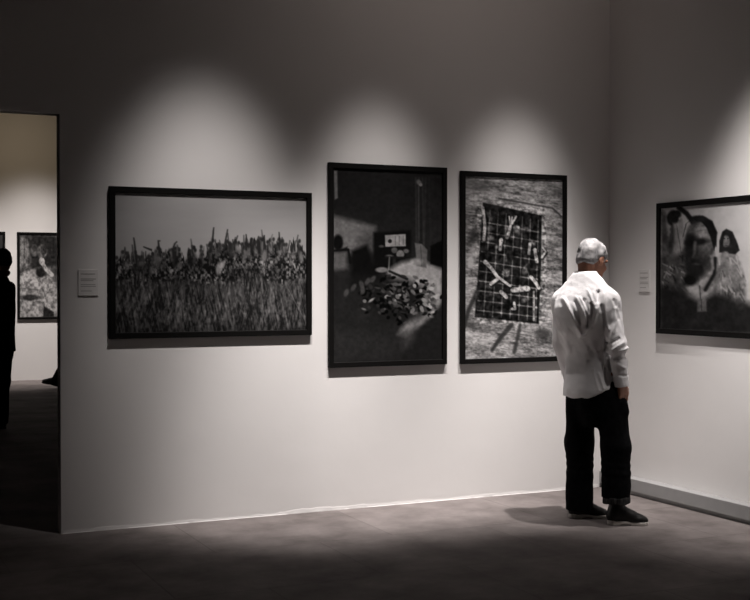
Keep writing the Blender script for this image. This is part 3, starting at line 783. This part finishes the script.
# ---- the visitor in the white shirt
def visitor():
    root = empty('person', (-.785, -1.033, 0), -YAW)
    tag(root, 'grey-haired person in a white shirt and black trousers, standing with their back turned', 'person')
    PX = lambda x, y: ((x - 605) / 158.4, 1.5 - (y - 283) / 158.4)
    hc = np.array([-.076, .036, 1.643]); M = head_frame(48, 18)
    neck = np.array([-.128, -.005, 1.50])
    SR, ER, WR = (-.008, -.112, 1.378), (.034, -.180, 1.125), (.070, -.150, .885)
    SL, EL, WL = (-.246, .110, 1.378), (-.252, .155, 1.115), (-.18, .265, .89)
    HL, KL, AL = (-.125, .06, .90), (-.150, .09, .50), (-.150, .07, .09)
    HR, KR, AR = (.005, -.06, .90), (.044, -.125, .50), (.042, -.14, .09)
    # body, one continuous skin
    B = Field((-.46, -.36, 0.0), (.34, .45, 1.83), .0052)
    W = add_head(B, hc, M, neck, hs=1.05)
    B.loft([(.80, -.07, .01, .14, .095, 55), (.95, -.078, .028, .13, .085, 50), (1.1, -.095, .026, .13, .082, 45), (1.28, -.135, -.02, .15, .09, 40), (1.40, -.137, -.025, .14, .08, 40), (1.47, -.132, -.012, .09, .06, 40), (1.52, -.128, 0, .05, .05, 40)], .03)
    for S, E_, Wr in ((SR, ER, WR), (SL, EL, WL)):
        B.chain([S, E_, Wr], [.048, .038, .027], .02)
    for H, K, A in ((HL, KL, AL), (HR, KR, AR)):
        B.chain([H, K, A], [.075, .052, .036], .03)
    fR, rR = heading(40)
    add_hand(B, WR, (.16, .10, -.97), -rR + fR * .3, fR); add_hand(B, WL, (.1, .25, -.95), rR + fR * .2, fR)
    add_foot_body(B, AL, heading(86)[0]); add_foot_body(B, AR, heading(93)[0])
    B.obj('body', M_skin, root, 1)
    eyes(root, W, M, brow=M_hair)
    hair_piece(root, hc, M, M_hair, .0035, [(-.12, -.055), (-.06, -.052), (-.035, -.022), (-.018, .022), (.012, .024), (.022, -.004), (.034, .0), (.045, .055), (.075, .078), (.10, .095)], 1.06, 5)
    # shirt
    S = Field((-.44, -.34, .72), (.26, .40, 1.64), .0045)
    S.loft([(.74, -.085, 0, .188, .148, 50), (.82, -.086, 0, .186, .146, 50), (.92, -.082, .020, .182, .134, 48), (1.02, -.084, .034, .174, .122, 46), (1.13, -.108, .014, .174, .120, 43), (1.24, -.142, -.034, .188, .134, 40),
            (1.34, -.149, -.048, .192, .138, 40), (1.42, -.142, -.038, .172, .116, 40), (1.475, -.134, -.022, .143, .094, 40), (1.52, -.130, -.012, .114, .080, 40), (1.565, -.128, -.004, .074, .068, 40)], .03)
    f50, r50 = heading(50)
    def hem(x, y, z):
        a = ((x + .086) * r50[0] + y * r50[1]) / .186; b = ((x + .086) * f50[0] + y * f50[1]) / .146
        return .778 + .10 * np.clip(a - .30, 0, 1) ** 1.2 + .05 * np.clip(-a - .35, 0, 1) ** 1.5 + .02 * np.clip(b, 0, 1) + .004 * np.sin(a * 9) - z
    S.clip(hem)
    S.chain([SR, ER], [.074, .060], .045); S.chain([ER, WR], [.060, .046], .015)
    S.chain([SL, EL], [.072, .058], .045); S.chain([EL, WL], [.058, .046], .015)
    S.cone((-.06, -.07, 1.44), SR, .056, .066, .05); S.cone((-.20, .06, 1.44), SL, .056, .066, .05)
    def strokes(lst):
        def f(x, y, z):
            t = 0
            for pts, w, amp in lst:
                Q = [PX(*q) for q in pts]; D = None
                for (ax, az), (bx, bz) in zip(Q[:-1], Q[1:]):
                    vx, vz = bx - ax, bz - az; u = np.clip(((x - ax)*vx + (z - az)*vz) / (vx*vx + vz*vz), 0, 1)
                    e = (x - ax - u*vx)**2 + (z - az - u*vz)**2
                    D = e if D is None else np.minimum(D, e)
                t = t - 1.3 * amp * np.exp(-D / (w*w))
            return t * np.clip((.04 - y) / .05, 0, 1)
        return f
    S.warp(strokes([
        ([(561, 299), (568, 318), (577, 335)], .012, .010), ([(590, 308), (587, 322), (580, 334)], .011, .010), ([(572, 297), (577, 310), (580, 322)], .009, .008),
        ([(583, 290), (587, 304)], .008, .009), ([(575, 297), (582, 314)], .007, .008), ([(598, 294), (597, 312), (601, 328)], .012, .007), ([(588, 292), (591, 306)], .007, .005),
        ([(579, 300), (583, 326)], .011, -.012), ([(593, 292), (591, 301)], .012, -.014), ([(571, 302), (575, 322)], .009, -.006), ([(595, 306), (599, 330), (602, 352), (604, 368)], .012, -.008),
        ([(585, 304), (586, 325)], .012, -.010),
        ([(602, 350), (610, 344), (615, 341)], .010, .012), ([(611, 349), (622, 346)], .009, .011), ([(602, 342), (611, 337)], .009, -.010), ([(604, 355), (620, 354)], .014, -.009), ([(603, 336), (608, 322), (609, 308)], .012, .008),
        ([(607, 300), (612, 318)], .010, -.005), ([(564, 330), (566, 375)], .020, .004), ([(572, 345), (571, 390)], .014, -.003), ([(583, 350), (582, 388)], .018, .003),
        ([(594, 372), (598, 386)], .008, .007), ([(600, 366), (602, 384)], .007, -.007), ([(589, 368), (593, 388)], .008, .005), ([(610, 362), (618, 366)], .008, .005), ([(608, 372), (620, 374)], .008, -.004)]))
    S.warp(wrinkle(21, .035, .0022)); S.warp(wrinkle(22, .016, .0010))
    S.cone((WR[0] + .006, WR[1] + .002, .86), (WR[0] + .02, WR[1] + .005, .80), .038, .038, .004, True)
    sh = S.obj('shirt', M_shirt, root, 1)
    for Wr, E_ in ((WR, ER), (WL, EL)):
        v = unit(np.array(Wr) - np.array(E_)); p = np.array(Wr) - v * .012
        C = Field(p - .09, p + .09, .004)
        C.cone(p - v*.030, p + v*.034, .0475, .0455, .002)
        C.cone(p + v*.03, p + v*.09, .040, .040, .003, True)
        C.clip(lambda x, y, z: ((x - p[0])*v[0] + (y - p[1])*v[1] + (z - p[2])*v[2]) - .036); C.clip(lambda x, y, z: -((x - p[0])*v[0] + (y - p[1])*v[1] + (z - p[2])*v[2]) - .030)
        C.obj('cuff', M_shirt, sh, 1)
    collar_mesh(sh, M_shirt, (-.126, .000, 1.541), 38, .060, .060, .034, .35, .030)
    # trousers
    T = Field((-.32, -.32, .05), (.24, .28, 1.02), .0055)
    T.loft([(.60, -.045, -.02, .11, .10, 60), (.70, -.058, -.01, .150, .125, 60), (.80, -.064, 0, .160, .132, 60), (.88, -.072, .012, .158, .118, 54), (.95, -.077, .026, .145, .10, 50)], .03, 2.2)
    T.chain([(-.140, .06, .82), (-.149, .085, .48), (-.150, .075, .05)], [.098, .089, .084], .03)
    T.chain([(.015, -.06, .82), (.044, -.125, .48), (.042, -.14, .05)], [.098, .090, .086], .03)
    T.cone((.07, -.12, .745), (.09, -.125, .70), .045, .034, .025)
    T.warp(wrinkle(31, .06, .003)); T.warp(wrinkle(32, .02, .0010))
    def folds(x, y, z): return .0022 * np.sin(z * 62 + 9 * x + 5 * np.sin(z * 17)) * np.clip((.52 - z) / .2, 0, 1) * np.clip((z - .06) / .1, .3, 1)
    T.warp(folds)
    T.clip(lambda x, y, z: np.where(x < -.055, .052, .170) - z)
    tr = T.obj('trousers', M_trouser, root, 1)
    Hm = Field((-.08, -.27, .09), (.18, -.01, .22), .004)
    Hm.cone((.042, -.14, .05), (.0425, -.139, .24), .0845, .0850, .002); Hm.warp(wrinkle(33, .02, .002))
    Hm.clip(lambda x, y, z: z - .178 + .004 * np.sin(40 * x)); Hm.clip(lambda x, y, z: .134 - z + .004 * np.sin(55 * x + 1))
    hm = Hm.obj('hem', M_hem, tr, 1); hm['label'] = 'worn grey hem'
    make_shoe(root, (AL[0] - .012, AL[1], 0), 88, 0, .0042, M_shoe, M_sole, .14)
    make_shoe(root, (AR[0], AR[1] - .005, 0), 95, 0, .0042, M_shoe, M_sole, .155)
    return root
visitor()

# ---- two dark figures in the next room
def dark_person(loc, label, deg, arms, legs, scarf=None, seed=1, coat_hem=.80, up=0.0, shoe_pitch=(0, 0), turn=0, lean=.05):
    root = empty('person', loc, -YAW)
    tag(root, label, 'person')
    f, r = heading(deg); Z = np.array([0, 0, 1.])
    hc = f * lean + Z * (1.70 + up); M = head_frame(deg + turn, 8); neck = -f * .005 + Z * (1.53 + up)
    B = Field((-.62, -.55, 0), (.62, .55, 1.90 + up), .009)
    W = add_head(B, hc, M, neck)
    sec = [(.88, 0, 0, .15, .10, deg), (1.05, 0, 0, .13, .09, deg), (1.3, 0, 0, .155, .10, deg), (1.43 + up, 0, 0, .14, .08, deg), (1.52 + up, 0, 0, .06, .055, deg)]
    B.loft(sec, .03)
    J = []
    for s, (e, wr) in zip((-1, 1), arms):
        S = r * s * .175 + Z * (1.43 + up); E_ = S + r * s * e[0] + f * e[1] + Z * e[2]; Wr = E_ + r * s * wr[0] + f * wr[1] + Z * wr[2]
        J.append((S, E_, Wr)); B.chain([S, E_, Wr], [.048, .040, .028], .02)
        add_hand(B, Wr, Wr - E_, -r * s, f)
    K = []
    for s, (k, a) in zip((-1, 1), legs):
        H = r * s * .085 + Z * .90; Kn = r * s * .09 + f * k[0] + Z * k[1]; A = r * s * .09 + f * a[0] + Z * a[1]
        K.append((H, Kn, A)); B.chain([H, Kn, A], [.075, .055, .038], .03)
    B.obj('body', M_skin, root, 1)
    eyes(root, W, M)
    hair_piece(root, hc, M, M_dark_hair, .006, [(-.12, -.09), (-.05, -.085), (-.02, -.03), (.02, .0), (.05, .05), (.09, .08)], 1.05, seed)
    C = Field((-.5, -.5, coat_hem - .04), (.5, .5, 1.64 + up), .008)
    C.loft([(coat_hem - .03, 0, 0, .185, .150, deg), (1.0, 0, 0, .17, .135, deg), (1.25, 0, 0, .195, .14, deg), (1.40 + up, 0, 0, .185, .115, deg), (1.48 + up, 0, 0, .14, .09, deg), (1.56 + up, 0, 0, .072, .07, deg)], .03)
    for S, E_, Wr in J: C.chain([S, E_, Wr - unit(Wr - E_) * .01], [.072, .062, .048], .035)
    C.warp(wrinkle(seed + 7, .04, .003)); C.clip(lambda x, y, z: coat_hem - z)
    C.obj('jacket', M_dark_cloth, root, 1)
    T = Field((-.62, -.55, .05), (.62, .55, 1.0), .009)
    T.loft([(.74, 0, 0, .15, .11, deg), (.85, 0, 0, .165, .125, deg), (.97, 0, 0, .155, .11, deg)], .03)
    for H, Kn, A in K: T.chain([H - Z * .04, Kn, A - Z * .03], [.095, .078, .066], .03)
    T.warp(wrinkle(seed + 9, .05, .003))
    T.obj('trousers', M_trouser, root, 1)
    for (H, Kn, A), p in zip(K, shoe_pitch):
        make_shoe(root, (A[0], A[1], max(0, A[2] - .09)), deg, p, .007, M_shoe, M_shoe, .12)
    if scarf:
        S = Field((-.2, -.2, 1.42 + up), (.2, .2, 1.72 + up), .006)
        for i in range(18):
            a0, a1 = i / 18 * 2 * PI, (i + 1) / 18 * 2 * PI
            P = lambda a: neck + r * math.cos(a) * .075 + f * (math.sin(a) * .078 + .01) + Z * (.035 - .02 * math.sin(a))
            S.cone(P(a0), P(a1), .032, .032, .01)
        S.warp(wrinkle(seed + 3, .02, .004))
        S.obj('scarf', scarf, root, 1)
    return root
dark_person((-3.575, 5.43, 0), 'person in dark clothes and dark red scarf, cut by the left edge of the picture', -75,
            (((.03, .03, -.28), (.0, .08, -.25)), ((.03, .02, -.28), (.0, .09, -.25))), (((.03, .49), (.02, .09)), ((.02, .49), (.04, .09))),
            scarf=M_scarf, seed=3, up=.02, lean=-.02)
dark_person((-1.838, 10.02, 0), 'person in black striding in the next room, only a shoe tip past the wall edge', -88,
            (((.03, -.08, -.28), (.0, .02, -.25)), ((.03, -.10, -.27), (.0, .0, -.25))), (((.09, .50), (.325, .115)), ((-.08, .49), (-.30, .125))),
            seed=14, shoe_pitch=(13, -4))
# ------------------------------------------------------------------ lights
def spot(name, loc, target, power, half, col=(1, .935, .905), size=.035, edge=2.0):
    """Track or fill spot with a soft reflector beam: intensity falls to 1/e at the half angle."""
    l = bpy.data.lights.new(name, 'SPOT')
    l.energy = power; l.spot_size = math.radians(min(170, half * 2 * 1.9)); l.spot_blend = .6; l.color = col; l.shadow_soft_size = size
    l.use_nodes = True
    nt = l.node_tree; em = nt.nodes['Emission']
    def nd(t, op=None, v=None):
        n = nt.nodes.new(t)
        if op: n.operation = op
        if v is not None: n.inputs[1].default_value = v
        return n
    tc = nd('ShaderNodeTexCoord'); sp = nd('ShaderNodeSeparateXYZ'); nt.links.new(tc.outputs['Normal'], sp.inputs[0])
    xx, yy, zz = nd('ShaderNodeMath', 'MULTIPLY'), nd('ShaderNodeMath', 'MULTIPLY'), nd('ShaderNodeMath', 'MULTIPLY')
    for n, k in ((xx, 0), (yy, 1), (zz, 2)):
        nt.links.new(sp.outputs[k], n.inputs[0]); nt.links.new(sp.outputs[k], n.inputs[1])
    ad = nd('ShaderNodeMath', 'ADD'); nt.links.new(xx.outputs[0], ad.inputs[0]); nt.links.new(yy.outputs[0], ad.inputs[1])
    dv = nd('ShaderNodeMath', 'DIVIDE'); nt.links.new(ad.outputs[0], dv.inputs[0]); nt.links.new(zz.outputs[0], dv.inputs[1])
    sc = nd('ShaderNodeMath', 'MULTIPLY', 1 / math.tan(math.radians(half)) ** 2); nt.links.new(dv.outputs[0], sc.inputs[0])
    pw = nd('ShaderNodeMath', 'POWER', edge / 2); nt.links.new(sc.outputs[0], pw.inputs[0])
    ng = nd('ShaderNodeMath', 'MULTIPLY', -1.0); nt.links.new(pw.outputs[0], ng.inputs[0])
    ex = nd('ShaderNodeMath', 'EXPONENT'); nt.links.new(ng.outputs[0], ex.inputs[0])
    nt.links.new(ex.outputs[0], em.inputs['Strength'])
    o = bpy.data.objects.new(name, l)
    o.location = loc
    d = Vector(target) - Vector(loc)
    o.rotation_euler = d.to_track_quat('-Z', 'Y').to_euler()
    return link(o)
# ceiling track 1.4 m off the walls: one narrow picture spot per print, and wider spots that wash the foot of the wall
for x, tx, tz, p, ang in ((-3.14, -3.07, 1.40, 265, 13.4), (-1.90, -1.90, 1.66, 215, 11.0), (-.80, -.82, 1.66, 245, 11.0)):
    spot('track_or_fill_spot', (x, -1.38, 4.2), (tx, 0, tz), p, ang, edge=3.4)
for x, tx, ty, p, ang in ((-2.8, -2.52, -.06, 500, 12.2), (-2.3, -2.2, -.06, 450, 13.4), (-1.85, -1.52, -.06, 450, 12.4), (-.68, -.72, -.20, 930, 13.2)):
    spot('track_or_fill_spot', (x, -1.38, 4.2), (tx, ty, 0), p, ang, edge=3.9)
spot('track_or_fill_spot', (-1.3, -2.4, 4.2), (0, -1.52, 1.62), 560, 11.5, edge=3.4)
spot('track_or_fill_spot', (-1.0, -2.6, 4.2), (0, -1.7, .30), 640, 13, edge=3.6)
# added dim wide fill on the upper wall, standing in for track lamp spill
spot('track_or_fill_spot', (-1.5, -2.6, 4.4), (-1.35, 0, 4.0), 34, 30, col=(1, .84, .76))
for x in (-3.6, -2.15, -.6):
    spot('track_or_fill_spot', (x, 10.2, 4.2), (x, 11.8, .6), 540, 20, col=(1, .92, .875))
spot('track_or_fill_spot', (-2.4, 9.6, 4.3), (-2.4, 11.8, 3.3), 34, 30, col=(1, .78, .52))  # added warm fill that lifts and tints the top of the far wall
w = bpy.data.worlds.new('World'); SC.world = w; w.use_nodes = True
w.node_tree.nodes['Background'].inputs[0].default_value = (.02, .018, .016, 1)

# ------------------------------------------------------------------ camera
cd = bpy.data.cameras.new('Camera')
cd.sensor_fit = 'HORIZONTAL'; cd.sensor_width = 36.0
cd.lens = 1204.3 / 750 * 36
cam = link(bpy.data.objects.new('Camera', cd))
cam.location = (-5.3482, -7.2866, 1.5)
cam.rotation_euler = (math.radians(90 - .8087), 0, math.radians(-25.28))
SC.camera = cam
SC.view_settings.view_transform = 'Standard'
SC.view_settings.look = 'None'
SC.view_settings.gamma = 1
SC.view_settings.exposure = 0
